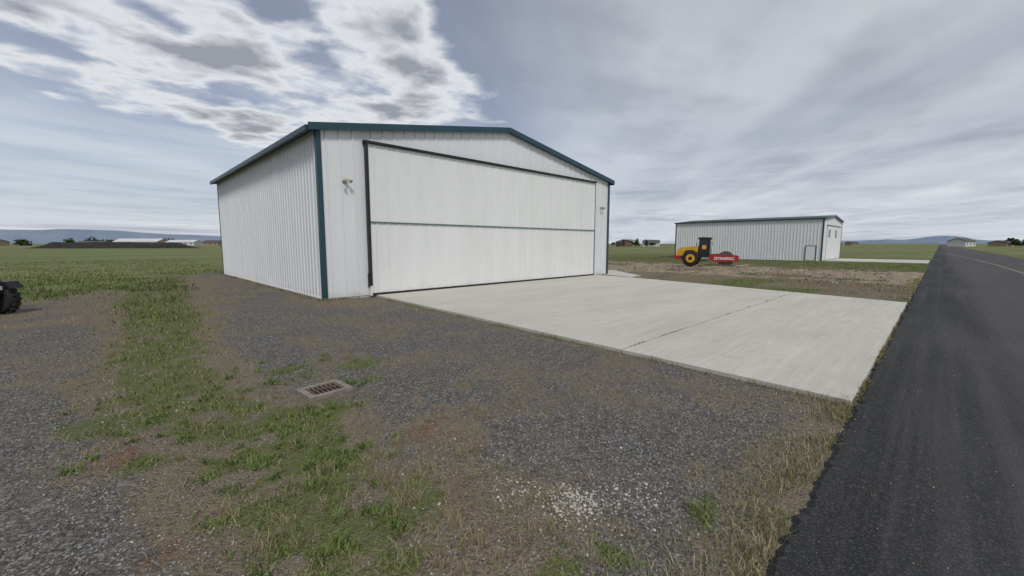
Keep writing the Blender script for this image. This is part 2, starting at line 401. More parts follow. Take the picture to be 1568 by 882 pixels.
# ------------------------------------------------------------ hangars
def hangar(name,ox,oy,W,L,eave,slope,main=True):
    R=empty(name,(0,0,0)); rz=eave+slope*W/2
    zt=lambda s: eave+slope*min(s,W-s)
    flat=lambda s: eave+.02
    up=.10 if main else .03
    ribbed('side_wall_near',(ox,oy+L),(0,-1),L,(-1,0),.04,flat,WHITE,R,.28,.035,.085)
    ribbed('side_wall_far',(ox+W,oy),(0,1),L,(1,0),.04,flat,WHITE,R,.28,.035,.085)
    ribbed('back_wall',(ox+W,oy+L),(-1,0),W,(0,1),.04,zt,WHITE,R)
    box('foundation',ox+.02,ox+W-.02,oy+.02,oy+L-.02,-.1,.05,CONC,R)
    if main:
        d0,d1,dt=1.42,W-1.4,4.86; pw=.4
        ribbed('front_wall_left',(ox,oy),(1,0),d0,(0,-1),.04,lambda s:zt(s),WHITE,R,pw,.03,.06,.22)
        ribbed('front_wall_right',(ox+d1,oy),(1,0),W-d1,(0,-1),.04,lambda s:zt(s+d1),WHITE,R,pw,.03,.06,.22)
        ribbed('front_gable',(ox+d0,oy),(1,0),d1-d0,(0,-1),dt,lambda s:zt(s+d0),WHITE,R,pw,.03,.06,.22)
        yd=oy-.09
        ribbed('door_lower_leaf',(ox+d0+.05,yd),(1,0),d1-d0-.07,(0,-1),.10,lambda s:2.365,DOORW,R,pw,.026,.05,.2)
        ribbed('door_upper_leaf',(ox+d0+.05,yd-.012),(1,0),d1-d0-.07,(0,-1),2.405,lambda s:dt-.05,DOORW,R,pw,.026,.05,.2)
        box('door_core',ox+d0+.05,ox+d1-.02,yd+.004,oy+.05,.09,dt-.05,WPAINT,R)
        box('door_hinge_band',ox+d0+.05,ox+d1-.02,yd-.042,yd+.003,2.367,2.403,TEALL,R)
        box('door_bottom_seal',ox+d0+.05,ox+d1-.02,yd-.014,yd+.003,.04,.098,RUB,R)
        box('door_top_rail',ox+d0-.08,ox+d1+.04,yd-.10,oy-.032,dt-.04,dt+.035,BLACK,R,.008)
        box('door_post_left',ox+d0-.03,ox+d0+.045,yd-.09,oy-.032,.36,dt-.042,BLACK,R,.006)
        box('door_post_right',ox+d1-.018,ox+d1+.012,yd-.03,oy-.032,.05,dt-.042,TEAL,R)
        box('door_post_foot',ox+d0-.02,ox+d0+.04,yd-.07,oy-.032,.03,.355,WPAINT,R,.005)
        box('door_jack',ox+d0-.05,ox+d0-.033,yd-.05,oy-.032,.3,.75,BLACK,R)
    else:
        ribbed('front_wall',(ox,oy),(1,0),W,(0,-1),.04,zt,WHITE,R,.3,.02,.06)
        box('sliding_door_track',ox+1.6,ox+W-1.0,oy-.08,oy-.022,3.45,3.56,TEAL,R)
        box('sliding_door_leaf',ox+1.8,ox+W-1.2,oy-.06,oy-.025,.06,3.44,DOORW,R)
        for k,cx in enumerate((ox+2.9,ox+6.6)):
            box('window_frame_%d'%k,cx-.42,cx+.42,oy-.09,oy-.062,2.35,3.1,BLACK,R)
            box('window_pane_%d'%k,cx-.36,cx+.36,oy-.096,oy-.091,2.41,3.04,GLASS,R)
        for nm,a,c,z0,z1 in (('jamb_1',8.40,8.46,.05,1.45),('jamb_2',9.23,9.29,.05,1.45),('door_head',8.40,9.29,1.452,1.51)):
            box(nm,ox-.08,ox-.038,a,c,z0,z1,TEAL,R)
        box('personnel_door',ox-.07,ox-.039,8.463,9.227,.06,1.449,DOORW,R)
    t=.13 if main else .10
    for nm,x0,x1,y0,y1 in (('corner_trim_1',ox-.05,ox+t*.7,oy-.05,oy+t*.7),('corner_trim_2',ox+W-t*.7,ox+W+.05,oy-.05,oy+t*.7),
                     ('corner_trim_3',ox-.05,ox+t*.7,oy+L-t*.7,oy+L+.05),('corner_trim_4',ox+W-t*.7,ox+W+.05,oy+L-t*.7,oy+L+.05)):
        box(nm,x0,x1,y0,y1,.03,eave-.02,TEAL,R)
    box('base_trim',ox-.043,ox+.01,oy+t,oy+L-t,.015,.06,WPAINT,R)
    ov=.26 if main else .1; fo=.16
    for sgn,nm in ((0,'roof_plane_left'),(1,'roof_plane_right')):
        v=[];f=[];s=[(-fo,0)];p=-fo+.05
        while p+.06<L+fo: s+=[(p,0),(p+.02,.035),(p+.04,.035),(p+.06,0)]; p+=.2
        s.append((L+fo,0))
        for a,h in s:
            xe=(ox-ov) if sgn==0 else (ox+W+ov)
            v+=[(xe,oy+a,eave+up-slope*ov+h),(ox+W/2,oy+a,rz+up+h)]
        for i in range(len(s)-1): f.append((2*i,2*i+1,2*i+3,2*i+2))
        me=bpy.data.meshes.new(nm); me.from_pydata(v,[],f); me.materials.append(ROOFM); link(bpy.data.objects.new(nm,me),R)
    for nm,y0,y1 in (('gable_fascia_front',oy-fo-.03,oy-fo+.02),('gable_fascia_back',oy+L+fo-.02,oy+L+fo+.03)):
        k=.05 if main else .0
        a=(ox-ov-.02,eave-slope*ov-.08+k); ap=(ox+W/2,rz-.075+k); c=(ox+W+ov+.02,eave-slope*ov-.08+k)
        hh=.20 if main else .13
        prism(nm,[a,ap,c,(c[0],c[1]+hh),(ap[0],ap[1]+hh),(a[0],a[1]+hh)],y0,y1,TEAL,R)
    gt=.10 if main else .04
    for nm,x0,x1 in (('eave_gutter_left',ox-ov-.09,ox-ov-.002),('eave_gutter_right',ox+W+ov+.002,ox+W+ov+.09)):
        box(nm,x0,x1,oy-fo+.021,oy+L+fo-.021,eave-slope*ov-.05,eave-slope*ov+gt,DTEAL,R,.01)
    for nm,x0,x1,z0,z1 in (('soffit_left',ox-ov,ox-.005,eave-slope*ov+.0,eave-.0),('soffit_right',ox+W+.005,ox+W+ov,eave,eave-slope*ov)):
        pymesh(nm,[(x0,oy-fo+.02,z0+.02),(x1,oy-fo+.02,z1+.02),(x1,oy+L+fo-.02,z1+.02),(x0,oy+L+fo-.02,z0+.02)],[(0,1,2,3)],DTEAL,R)
    for nm,x0,z0,x1,z1 in (('front_soffit_left',ox-ov,eave-slope*ov,ox+W/2,rz),('front_soffit_right',ox+W/2,rz,ox+W+ov,eave-slope*ov)):
        pymesh(nm,[(x0,oy-fo+.02,z0+.01),(x1,oy-fo+.02,z1+.01),(x1,oy+.01,z1+.01),(x0,oy+.01,z0+.01)],[(0,1,2,3)],TEAL,R)
    return R
H1=hangar('aircraft_hangar',4.58,12.82,15.24,14.9,4.98,.167)
H2=hangar('aircraft_hangar',49.6,7.95,10.4,14.5,4.14,.09,False)
for k,cx in enumerate((5.34,19.06)):
    y=12.80; z=3.62
    lathe('flood_lamp_plate_%d'%k,[(.06,y-.06),(.06,y-.02)],CREAM,H1,'y',16,(cx,0,z))
    lathe('flood_lamp_box_%d'%k,[(.03,y-.13),(.045,y-.12),(.045,y-.06)],CREAM,H1,'y',16,(cx,0,z))
    for s in (-1,1):
        tube('flood_lamp_arm_%d'%k,(cx,y-.11,z),(cx+s*.07,y-.15,z+.02*s),.012,CREAM,H1)
        o=lathe('flood_lamp_head_%d'%k,[(.022,0),(.035,.03),(.058,.09),(.064,.11),(.056,.111)],CREAM,H1,'z',16)
        o.location=(cx+s*.065,y-.13,z+.02*s); o.rotation_euler=(math.radians(130),0,math.radians(25*s))

# ------------------------------------------------------------ storm drain
dr=empty('storm_drain_grate',(DX,DY,-.012),math.radians(4))
IRON=paint('rusty_iron',(.15,.10,.07),.7,.5,20)
RIMC=paint('drain_rim_concrete',(.26,.23,.19),.9,.4,12)
PIT_SHADE,_,_=mat('drain_pit_shade',1,0,(.003,.003,.003))  # near-black colour paints the shade under the grate on a thin plate
box('pit_shade_plate',-.18,.18,-.15,.15,-.035,-.030,PIT_SHADE,dr)
for nm,a in (('rim_1',(-.25,.25,-.22,-.15)),('rim_2',(-.25,.25,.15,.22)),('rim_3',(-.25,-.18,-.15,.15)),('rim_4',(.18,.25,-.15,.15))):
    box(nm,*a,-.08,.002,RIMC,dr)
for i in range(7): box('bar_%d'%i,-.163+i*.051,-.143+i*.051,-.15,.15,-.012,-.002,IRON,dr)
box('cross_bar',-.18,.18,-.010,.010,-.0015,.0025,IRON,dr)
# ------------------------------------------------------------ road roller
def roller():
    R=empty('road_roller',(31.0,11.75,.10),math.atan2(-.96,.28),.71)
    for s in (-1,1):
        y=s*.82
        lathe('rear_tyre_%d'%s,[(.40,y-.26),(.66,y-.27),(.76,y-.2),(.78,y),(.76,y+.2),(.66,y+.27),(.40,y+.26)],RUB,R,'y',40,(-1.35,0,.78))
        for k in range(22):
            t=2*math.pi*k/22
            o=box('tread_%d_%d'%(s,k),-.035,.035,-.27,.27,-.02,.045,RUB,R)
            o.location=(-1.35+.77*math.cos(t),y,.78+.77*math.sin(t)); o.rotation_euler=(0,-t+math.pi/2,.3*s)
        lathe('wheel_hub_%d'%s,[(.42,y-.285),(.42,y+.285)],YEL,R,'y',28,(-1.35,0,.78))
        lathe('hub_cap_%d'%s,[(.17,y-.33),(.17,y+.33)],BLACK,R,'y',16,(-1.35,0,.78))
    box('rear_axle',-1.45,-1.25,-.6,.6,.65,.9,BLACK,R)
    prism('engine_hood',[(-2.78,1.02),(-2.60,1.62),(-2.35,1.80),(-.75,1.98),(-.75,.95),(-2.2,.95)],-.62,.62,YEL,R,.05)
    prism('rear_bumper',[(-2.95,.72),(-2.95,1.0),(-2.1,1.0),(-1.95,.72)],-.8,.8,RED,R,.03)
    for i in range(6): box('hood_grille_%d'%i,-1.9+i*.13,-1.82+i*.13,-.63,.63,1.25,1.6,BLACK,R)
    box('platform',-1.0,.55,-.85,.85,.86,1.02,BLACK,R,.02)
    box('step',-.45,.1,-.98,.98,.52,.58,BLACK,R)
    box('cab_lower',-.66,.34,-.72,.72,1.02,1.55,BLACK,R,.03)
    for x,y in ((-.62,-.68),(-.62,.68),(.30,-.68),(.30,.68)):
        tube('cab_pillar',(x,y,1.5),(x*(.92),y*.95,2.72),.05,BLACK,R)
    prism('cab_glass',[(-.6,1.55),(.31,1.55),(.27,2.68),(-.56,2.68)],-.66,.66,GLASS,R)
    prism('cab_roof',[(-.72,2.70),(.45,2.70),(.40,2.84),(-.64,2.86)],-.74,.74,BLACK,R,.03)
    box('interior_seat',-.35,.05,-.68,-.665,1.7,2.1,YEL,R)
    lathe('beacon',[(.07,2.86),(.07,2.98),(.04,3.02)],YEL,R,'z',12,(-.3,0,0))
    tube('exhaust_pipe',(-.95,.3,1.9),(-.95,.3,2.35),.04,BLACK,R)
    tube('mirror_arm',(.3,-.7,2.4),(.6,-.95,2.3),.015,BLACK,R); box('mirror',.58,.62,-1.03,-.88,2.1,2.4,BLACK,R)
    tube('hand_rail',(-.95,-.8,1.0),(-.95,-.8,1.9),.02,YEL,R); tube('hand_rail_b',(.5,-.8,1.0),(.5,-.8,1.75),.02,BLACK,R)
    box('articulation',.5,.95,-.3,.3,.6,1.0,BLACK,R,.03)
    for s in (-1,1):
        prism('drum_frame_side_%d'%s,[(.40,.62),(.36,1.17),(1.0,1.20),(2.75,1.06),(2.92,.98),(2.92,.62),(2.8,.52),(1.0,.50)],s*1.06-.07,s*1.06+.07,RED,R,.02)
        lathe('drum_flange_%d'%s,[(.70,s*.975-.01),(.70,s*.975+.01)],STEEL,R,'y',40,(1.80,0,.75))
    box('drum_frame_front',2.74,2.90,-.99,.99,.62,.98,RED,R,.02)
    box('drum_frame_rear',.60,.88,-.99,.99,.62,1.15,RED,R,.02)
    box('drum_scraper',2.58,2.66,-.95,.95,.70,.80,BLACK,R)
    lathe('drum',[(.55,-.975),(.75,-.97),(.75,.97),(.55,.975)],STEEL,R,'y',48,(1.80,0,.75))
    for s in (-1,1):
        cu=bpy.data.curves.new('frame_lettering','FONT'); cu.body='DYNAPAC'; cu.size=.46; cu.align_x='CENTER'; cu.extrude=.003; cu.offset=.016
        o=bpy.data.objects.new('frame_lettering_%d'%(s+1),cu); o.data.materials.append(WPAINT); link(o,R)
        o.location=(1.72,s*1.145,.68); o.rotation_euler=(math.pi/2,0,0 if s<0 else math.pi); o.scale=(.82,.8,1)
    return R
roller()

# ------------------------------------------------------------ utility vehicle at left edge
def utv():
    R=empty('utility_vehicle',(-2.98,15.95,0),math.radians(-40),.92)
    for x in (-1.0,.95):
        for s in (-1,1):
            y=s*.62
            lathe('tyre',[(.18,y-.13),(.33,y-.14),(.38,y-.09),(.39,y),(.38,y+.09),(.33,y+.14),(.18,y+.13)],RUB,R,'y',32,(x,0,.38))
            lathe('rim',[(.18,y-.1),(.18,y+.1)],STEEL,R,'y',20,(x,0,.38))
            for k in range(18):
                t=2*math.pi*k/18
                o=box('tyre_lug',-.03,.03,-.13,.13,-.01,.03,RUB,R); o.location=(x+.38*math.cos(t),y,.38+.38*math.sin(t)); o.rotation_euler=(0,-t+math.pi/2,.3)
            prism('fender',[(x-.42,.72),(x-.3,.86),(x+.3,.86),(x+.42,.68),(x+.38,.68),(x+.27,.81),(x-.27,.81),(x-.38,.72)],y-.16,y+.16,BLACK,R)
    box('chassis',-1.2,1.1,-.45,.45,.35,.55,BLACK,R,.03)
    prism('hood',[(.4,.55),(.4,1.05),(.9,1.0),(1.15,.82),(1.18,.55)],-.5,.5,BLACK,R,.04)
    box('cargo_bed',-1.35,-.45,-.6,.6,.72,1.02,BLACK,R,.03)
    box('seat_base',-.4,.1,-.55,.55,.55,.8,RUB,R,.05); box('seat_back',-.45,-.3,-.55,.55,.8,1.3,RUB,R,.05)
    for s in (-1,1):
        tube('cage_front',(1.0,s*.58,.85),(.75,s*.55,1.5),.03,BLACK,R); tube('cage_rear',(-.45,s*.58,.95),(-.5,s*.55,1.85),.03,BLACK,R)
        tube('cage_mid',(.75,s*.55,1.5),(.35,s*.55,1.85),.03,BLACK,R)
        tube('cage_top',(.35,s*.55,1.85),(-.5,s*.55,1.85),.03,BLACK,R)
    box('canopy',-.6,.45,-.62,.62,1.87,1.92,BLACK,R,.02)
    box('headlight_1',1.155,1.19,-.45,-.25,.65,.75,WPAINT,R); box('headlight_2',1.155,1.19,.25,.45,.65,.75,WPAINT,R)
utv()

# ------------------------------------------------------------ grass and stones
def keep(x,y):
    slab=(x>5.62+.045*(y-.5))&(x<16.3+.235*np.clip(y-.5,0,9.8))&(y<12.82)
    bld=(x>4.5)&(x<19.9)&(y>12.75)&(y<27.8)
    walk=(x>18.8)&(x<23.3)&(y>10.8)&(y<14.7)
    h2=(x>49.4)&(x<60.2)&(y>0)&(y<22.6)
    drn=(np.abs(x-DX)<.28)&(y<DY+.25)&(y>DY-.42)
    return (~slab)&(~bld)&(~walk)&(~h2)&(~drn)&(y>.46)
def blades(name,x,y,hgt,wid,lean,col,zf=None):
    n=len(x); z=(gh(x,y)-.004) if zf is None else np.full(n,zf)
    a=rng.uniform(0,2*np.pi,n); la=rng.uniform(0,2*np.pi,n)
    dx,dy=np.cos(a)*wid/2,np.sin(a)*wid/2
    lx,ly=np.cos(la)*lean*hgt,np.sin(la)*lean*hgt
    up=np.sqrt(np.clip(1-lean**2*.8,.05,1))*hgt
    V=np.empty((n,5,3))
    V[:,0]=np.stack([x-dx,y-dy,z],-1); V[:,1]=np.stack([x+dx,y+dy,z],-1)
    V[:,2]=np.stack([x+dx*.75+lx*.35,y+dy*.75+ly*.35,z+up*.6],-1); V[:,3]=np.stack([x-dx*.75+lx*.35,y-dy*.75+ly*.35,z+up*.6],-1)
    V[:,4]=np.stack([x+lx,y+ly,z+up],-1)
    b=np.arange(n)[:,None]*5
    F=np.concatenate([b+0,b+1,b+2,b+3,b+3,b+2,b+4],1).ravel()
    sz=np.tile([4,3],n)
    C=np.repeat(np.concatenate([col,np.ones((n,1))],1)[:,None,:],5,1)
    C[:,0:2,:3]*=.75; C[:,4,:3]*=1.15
    npmesh(name,V.reshape(-1,3),F,sz,BLADE,{'Col':C.reshape(-1,4)})
def cand(n,x0,x1,y0,y1,p=1.6,r0=1.6):
    x=rng.uniform(x0,x1,n); y=rng.uniform(y0,y1,n); r=np.hypot(x,y)
    k=(rng.random(n)<np.clip(r0/r,0,1)**p)&keep(x,y)
    return x[k],y[k]
def colr(n,c0,c1,j=.15):
    t=rng.random((n,1)); c=np.array(c0)*(1-t)+np.array(c1)*t
    return c*(1+rng.uniform(-j,j,(n,1)))
# green
x,y=cand(1400000,-5,5.9,.5,15,1.3,2.6)
g,b_,r_,so,fa=zones(x,y)
tu=fbm(x,y,7,71,3)
k=rng.random(len(x))<(g>.10)*np.clip((tu-.42)*5,0.04,1)*g*.50
xg,yg=x[k],y[k]; r=np.hypot(xg,yg)
h=rng.uniform(.018,.055,len(xg))*(.6+1.6*np.clip(fbm(xg,yg,3,72)-.3,0,1))*(1+.05*r)
cg=colr(len(xg),(.085,.125,.03),(.20,.26,.07)); dry=(rng.random(len(xg))<.22)[:,None]
cg=np.where(dry,colr(len(xg),(.17,.155,.07),(.31,.28,.14)),cg)
blades('green_grass',xg,yg,h,rng.uniform(.004,.008,len(xg))*(1+.12*r),rng.uniform(.2,.95,len(xg)),cg)
# broad-leaved weed clumps, many sizes
cx,cy=[],[]
for a,c,s,n in ((.95,3.6,.33,30),(1.35,3.25,.25,14),(1.6,5.95,.35,14),(1.1,2.3,.25,10),(.3,5.6,.4,14),(.5,4.6,.35,14),(2.1,4.95,.12,4),(1.35,4.4,.2,9)):
    cx.append(rng.normal(a,s,n)); cy.append(rng.normal(c,s,n))
cx=np.concatenate(cx); cy=np.concatenate(cy); kk=keep(cx,cy); cx,cy=cx[kk],cy[kk]; m=34
sz_=np.repeat(rng.uniform(.45,1.25,len(cx)),m)
tone_=np.repeat(rng.uniform(.8,1.1,len(cx)),m)[:,None]
x=np.repeat(cx,m)+rng.normal(0,.034,len(cx)*m)*sz_; y=np.repeat(cy,m)+rng.normal(0,.034,len(cx)*m)*sz_
k=keep(x,y); x,y,sz_,tone_=x[k],y[k],sz_[k],tone_[k]
blades('broadleaf_weeds',x,y,rng.uniform(.03,.085,len(x))*sz_,rng.uniform(.007,.013,len(x)),rng.uniform(.3,.98,len(x)),colr(len(x),(.08,.125,.03),(.18,.25,.07))*tone_)
# dead straw
x,y=cand(1300000,-5,5.9,.5,19,1.3,2.6)
g,b_,r_,so,fa=zones(x,y); tu=fbm(x,y,6,75,3)
w=np.maximum(b_,g*.8)
k=rng.random(len(x))<np.clip((tu-.40)*3.5,.05,1)*w*.32
xb,yb=x[k],y[k]; r=np.hypot(xb,yb); rr=r_[k][:,None]
c=colr(len(xb),(.19,.15,.09),(.40,.34,.23)); c=c*(1-rr)+colr(len(xb),(.15,.08,.045),(.30,.19,.115))*rr
blades('dead_grass',xb,yb,rng.uniform(.015,.07,len(xb))*(1+.05*r),rng.uniform(.002,.004,len(xb))*(1+.14*r),rng.uniform(.5,1.08,len(xb)),c)
cx=rng.uniform(.4,2.6,130); cy=rng.uniform(1.0,3.4,130); kk=zones(cx,cy)[1]>.5; cx,cy=cx[kk],cy[kk]
x=np.repeat(cx,38)+rng.normal(0,.022,len(cx)*38); y=np.repeat(cy,38)+rng.normal(0,.022,len(cx)*38)
blades('straw_tufts',x,y,rng.uniform(.03,.11,len(x)),rng.uniform(.002,.0035,len(x)),rng.uniform(.2,.9,len(x)),colr(len(x),(.20,.16,.08),(.42,.36,.23)))
# edges
ex=[];ey=[]
n=4800; ex.append(rng.uniform(1.2,5.7,n)); ey.append(.5+np.abs(rng.normal(0,.2,n)))
n=2600; yy=rng.uniform(.5,12.7,n); ex.append(5.56+.045*(yy-.5)-np.abs(rng.normal(0,.06,n))); ey.append(yy)
n=2600; ex.append(rng.uniform(16.3,30,n)); ey.append(.5+np.abs(rng.normal(0,.2,n)))
n=2500; yy=rng.uniform(12.6,27.7,n); ex.append(4.5-np.abs(rng.normal(0,.08,n))); ey.append(yy)
n=900; ex.append(rng.uniform(4.5,6.1,n)); ey.append(12.7-np.abs(rng.normal(0,.08,n)))
x=np.concatenate(ex); y=np.concatenate(ey)
k=fbm(x,y,2.2,81)+rng.uniform(-.08,.08,len(x))>.49; x,y=x[k],y[k]; r=np.hypot(x,y)
gm=(rng.random(len(x))<.33)[:,None]
c=np.where(gm,colr(len(x),(.08,.12,.025),(.18,.22,.06)),colr(len(x),(.22,.18,.1),(.42,.36,.23)))
blades('edge_weeds',x,y,rng.uniform(.03,.11,len(x)),rng.uniform(.003,.006,len(x))*(1+.06*r),rng.uniform(.1,.9,len(x)),c)
xa=rng.uniform(5.7,17,1200); ya=3.4+rng.normal(0,.008,1200)
xb=rng.uniform(5.6,16.3,2400); yb=.49+rng.normal(0,.02,2400)
x=np.concatenate([xa,xb]); y=np.concatenate([ya,yb]); k=fbm(x,y,2.5,93)>.57; x,y=x[k],y[k]
blades('joint_weeds',x,y,rng.uniform(.02,.05,len(x)),rng.uniform(.006,.012,len(x)),rng.uniform(.2,1,len(x)),colr(len(x),(.09,.11,.035),(.28,.24,.12)),zf=.015)
# field grass
x=rng.uniform(-30,6,260000); y=rng.uniform(12,60,260000)
f=np.maximum(field(x,y),.75*(1-sst(.6,1.3,polyd(x,y,SW)))*sst(.38,.5,fbm(x,y,1.2,86))*(y<30)); r=np.hypot(x,y); tu=fbm(x,y,.7,85)
k=(rng.random(len(x))<f*np.clip(22/r,0,1)**2*np.clip((tu-.3)*3,0.1,1))&keep(x,y); x,y,r,tu=x[k],y[k],r[k],tu[k]
edge_=np.clip((y-22)/12,0,1)[:,None]
c=colr(len(x),(.08,.11,.03),(.18,.21,.075))*(1-edge_)+colr(len(x),(.14,.17,.06),(.27,.28,.13))*edge_
blades('field_grass',x,y,rng.uniform(.06,.2,len(x))*(1.2-np.clip((y-20)/30,0,.7)),.010+.0010*r,rng.uniform(.2,.95,len(x)),c)
# grass between the hangars
x=rng.uniform(16.5,49,120000); y=rng.uniform(.55,28,120000); g,b_,r_,so,fa=zones(x,y)
tu=fbm(x,y,1.3,88)
k=keep(x,y)&(rng.random(len(x))<np.clip((tu-.35)*4,0,1)*np.clip(1-so*.95,0,1)*.7); x,y=x[k],y[k]; gg=g[k][:,None]
c=colr(len(x),(.19,.16,.085),(.33,.28,.16))*(1-gg)+colr(len(x),(.10,.13,.035),(.22,.24,.085))*gg
blades('verge_grass',x,y,rng.uniform(.03,.11,len(x)),rng.uniform(.012,.03,len(x)),rng.uniform(.1,.9,len(x)),c)

def stones(name,x,y,s,col,zf=None):
    n=len(x); base=np.array([(1,0,0),(0,1,0),(-1,0,0),(0,-1,0),(0,0,.8),(0,0,-.8)],float)
    V=base[None]*s[:,None,None]*rng.uniform(.55,1.25,(n,6,1))
    V[:,:,2]*=.7
    a=rng.uniform(0,6.28,n); ca,sa=np.cos(a)[:,None],np.sin(a)[:,None]
    vx=V[:,:,0]*ca-V[:,:,1]*sa; vy=V[:,:,0]*sa+V[:,:,1]*ca
    tl=rng.uniform(-.6,.6,(n,1)); vz=V[:,:,2]+vx*tl
    zb=(gh(x,y) if zf is None else np.full(n,zf))
    V=np.stack([vx+x[:,None],vy+y[:,None],vz+(zb+s*.2)[:,None]],-1)
    tri=np.array([(0,1,4),(1,2,4),(2,3,4),(3,0,4),(1,0,5),(2,1,5),(3,2,5),(0,3,5)]).ravel()
    F=(np.arange(n)[:,None]*6+tri[None]).ravel()
    C=np.repeat(np.concatenate([col,np.ones((n,1))],1)[:,None,:],6,1)
    npmesh(name,V.reshape(-1,3),F,np.full(n*8,3),STONE,{'Col':C.reshape(-1,4)})
x,y=cand(420000,-4,5.7,.6,12,1.5,2.2)
g,b_,r_,so,fa=zones(x,y)
k=rng.random(len(x))<np.clip(1-.7*b_-.6*g,0.08,1)
x,y=x[k],y[k]; n=len(x)
t=rng.random(n)**2.0
c=np.stack([.100+.25*t,.097+.242*t,.093+.23*t],-1)
stones('loose_gravel',x,y,rng.uniform(.004,.012,n)*(1+.05*np.hypot(x,y)),c)
xs_,ys_=[],[]
for cx,cy,sd,n in ((2.08,1.55,.10,420),(2.35,1.35,.2,200),(1.95,1.85,.12,90),(2.2,2.4,.5,80),(-.1,6.5,.3,60),(.35,5.5,.2,50),(0.0,3.0,.5,50),(1.2,1.6,.4,30)):
    xs_.append(rng.normal(cx,sd,n)); ys_.append(rng.normal(cy,sd,n))
x=np.concatenate(xs_); y=np.concatenate(ys_); k=keep(x,y)&(y>.6); x,y=x[k],y[k]; n=len(x)
t=rng.random(n); c=np.stack([.30+.3*t,.285+.285*t,.25+.25*t],-1)
stones('pale_crushed_rock',x,y,.004+.013*rng.random(n)**1.6,c)
x=rng.uniform(22,37,3000); y=rng.uniform(1.5,26,3000); k=keep(x,y)&(rng.random(3000)<.7); x,y=x[k],y[k]; n=len(x); t=rng.random(n)
stones('soil_clods',x,y,rng.uniform(.02,.09,n),np.stack([.16+.2*t,.13+.17*t,.09+.13*t],-1))
x=rng.uniform(1,14,700); y=.45-np.abs(rng.normal(0,1.2,700)); t=rng.random(700)
stones('road_grit',x,y,rng.uniform(.003,.008,700),np.stack([.15+.25*t,.14+.22*t,.11+.18*t],-1),zf=.02)

# ------------------------------------------------------------ distance
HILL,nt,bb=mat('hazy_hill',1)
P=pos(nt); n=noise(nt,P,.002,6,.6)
nt.links.new(ramp(nt,n,[(.35,(.14,.19,.27)),(.65,(.21,.26,.33))]),bb.inputs['Base Color'])  # blue-grey air haze is put into the hill colour
def ridge(name,dist,a0,a1,hf,n=160):
    v=[];f=[]
    for i in range(n+1):
        a=math.radians(a0+(a1-a0)*i/n); h=hf(i/n)
        c,s=math.cos(a),math.sin(a)
        v+=[(dist*c,dist*s,-5),((dist+300)*c,(dist+300)*s,h),((dist+1500)*c,(dist+1500)*s,-5)]
    for i in range(n):
        for j in (0,1): f.append((3*i+j,3*i+j+3,3*i+j+4,3*i+j+1))
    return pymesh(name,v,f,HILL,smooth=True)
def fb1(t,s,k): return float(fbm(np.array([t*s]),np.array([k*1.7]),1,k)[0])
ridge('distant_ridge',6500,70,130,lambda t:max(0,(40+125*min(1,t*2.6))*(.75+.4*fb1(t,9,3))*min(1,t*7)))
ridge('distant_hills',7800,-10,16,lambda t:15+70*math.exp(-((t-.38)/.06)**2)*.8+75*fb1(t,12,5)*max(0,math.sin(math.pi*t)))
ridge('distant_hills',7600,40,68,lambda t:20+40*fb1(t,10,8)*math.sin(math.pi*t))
BERM,nt,bb=mat('dark_earth',1); nt.links.new(ramp(nt,noise(nt,pos(nt),.5,6),[(.3,(.012,.012,.014)),(.7,(.035,.03,.028))]),bb.inputs['Base Color'])
def berm(name,p0,p1,h,w,n=50):
    v=[];f=[]; p0=Vector(p0);p1=Vector(p1); d=(p1-p0); nn=Vector((-d.y,d.x)).normalized()
    for i in range(n+1):
        t=i/n; c=p0+d*t; hh=h*min(1,min(t,1-t)*8)*(.8+.4*fb1(t,14,9))
        for o,z in ((-w,-.1),(-w*.35,hh),(w*.35,hh*.95),(w,-.1)): v.append((c.x+nn.x*o,c.y+nn.y*o,z))
    for i in range(n):
        for j in range(3): f.append((4*i+j,4*i+j+4,4*i+j+5,4*i+j+1))
    return pymesh(name,v,f,BERM)
berm('earth_berm',(-19,233),(24,195),2.1,5)
def shed(name,c,rz,L,W,h,rise,wall,roof,win=0):
    R=empty(name,(c[0],c[1],0),rz)
    prism('walls',[(-W/2,0),(W/2,0),(W/2,h),(0,h+rise),(-W/2,h)],-L/2,L/2,wall,R)
    for s in (-1,1):
        a=(0,h+rise+.05);b=(s*(W/2+.4),h-.1+.05)
        prism('roof_%d'%s,[a,b,(b[0],b[1]+.25),(0,a[1]+.25)],-L/2-.4,L/2+.4,roof,R)
    for i in range(win):
        yy=-L/2+L*(i+.5)/win
        for s in (-1,1): box('window_%d_%d'%(i,s),s*W/2-.03,s*W/2+.03,yy-.5,yy+.5,h*.35,h*.75,GLASS,R)
    return R
WR=paint('white_roof',(.60,.61,.62),.5,.1,.1); TAN=paint('tan_wall',(.33,.26,.19),.8,.2,.2); RW=paint('brick_wall',(.15,.08,.065),.8,.2,.2); GR=paint('grey_roof',(.09,.09,.1),.8,.2,.3)
WW=paint('white_wall',(.6,.6,.58),.8,.1,.3)
shed('storage_shed',(22,485),math.radians(45),38,14,3.2,2.6,TAN,WR,8)
shed('storage_shed',(-8,500),math.radians(48),22,10,2.2,1.5,TAN,GR,6)
shed('storage_shed',(48,455),math.radians(52),22,12,2.8,1.8,WW,WR,5)
shed('storage_shed',(66,440),math.radians(52),12,9,2.6,1.8,TAN,GR,3)
shed('storage_shed',(-70,520),math.radians(52),30,9,2.6,1.8,TAN,GR,6)
shed('farm_house',(222,132),math.radians(-40),9,7,2.4,1.5,RW,GR,3)
shed('farm_house',(240,124),math.radians(20),9,7,2.2,1.5,WW,GR,2)
shed('farm_house',(372,-9),math.radians(70),13,8,3.0,1.8,WW,GR,3)
shed('farm_house',(392,-26),math.radians(70),10,8,2.0,1.4,TAN,GR,3)
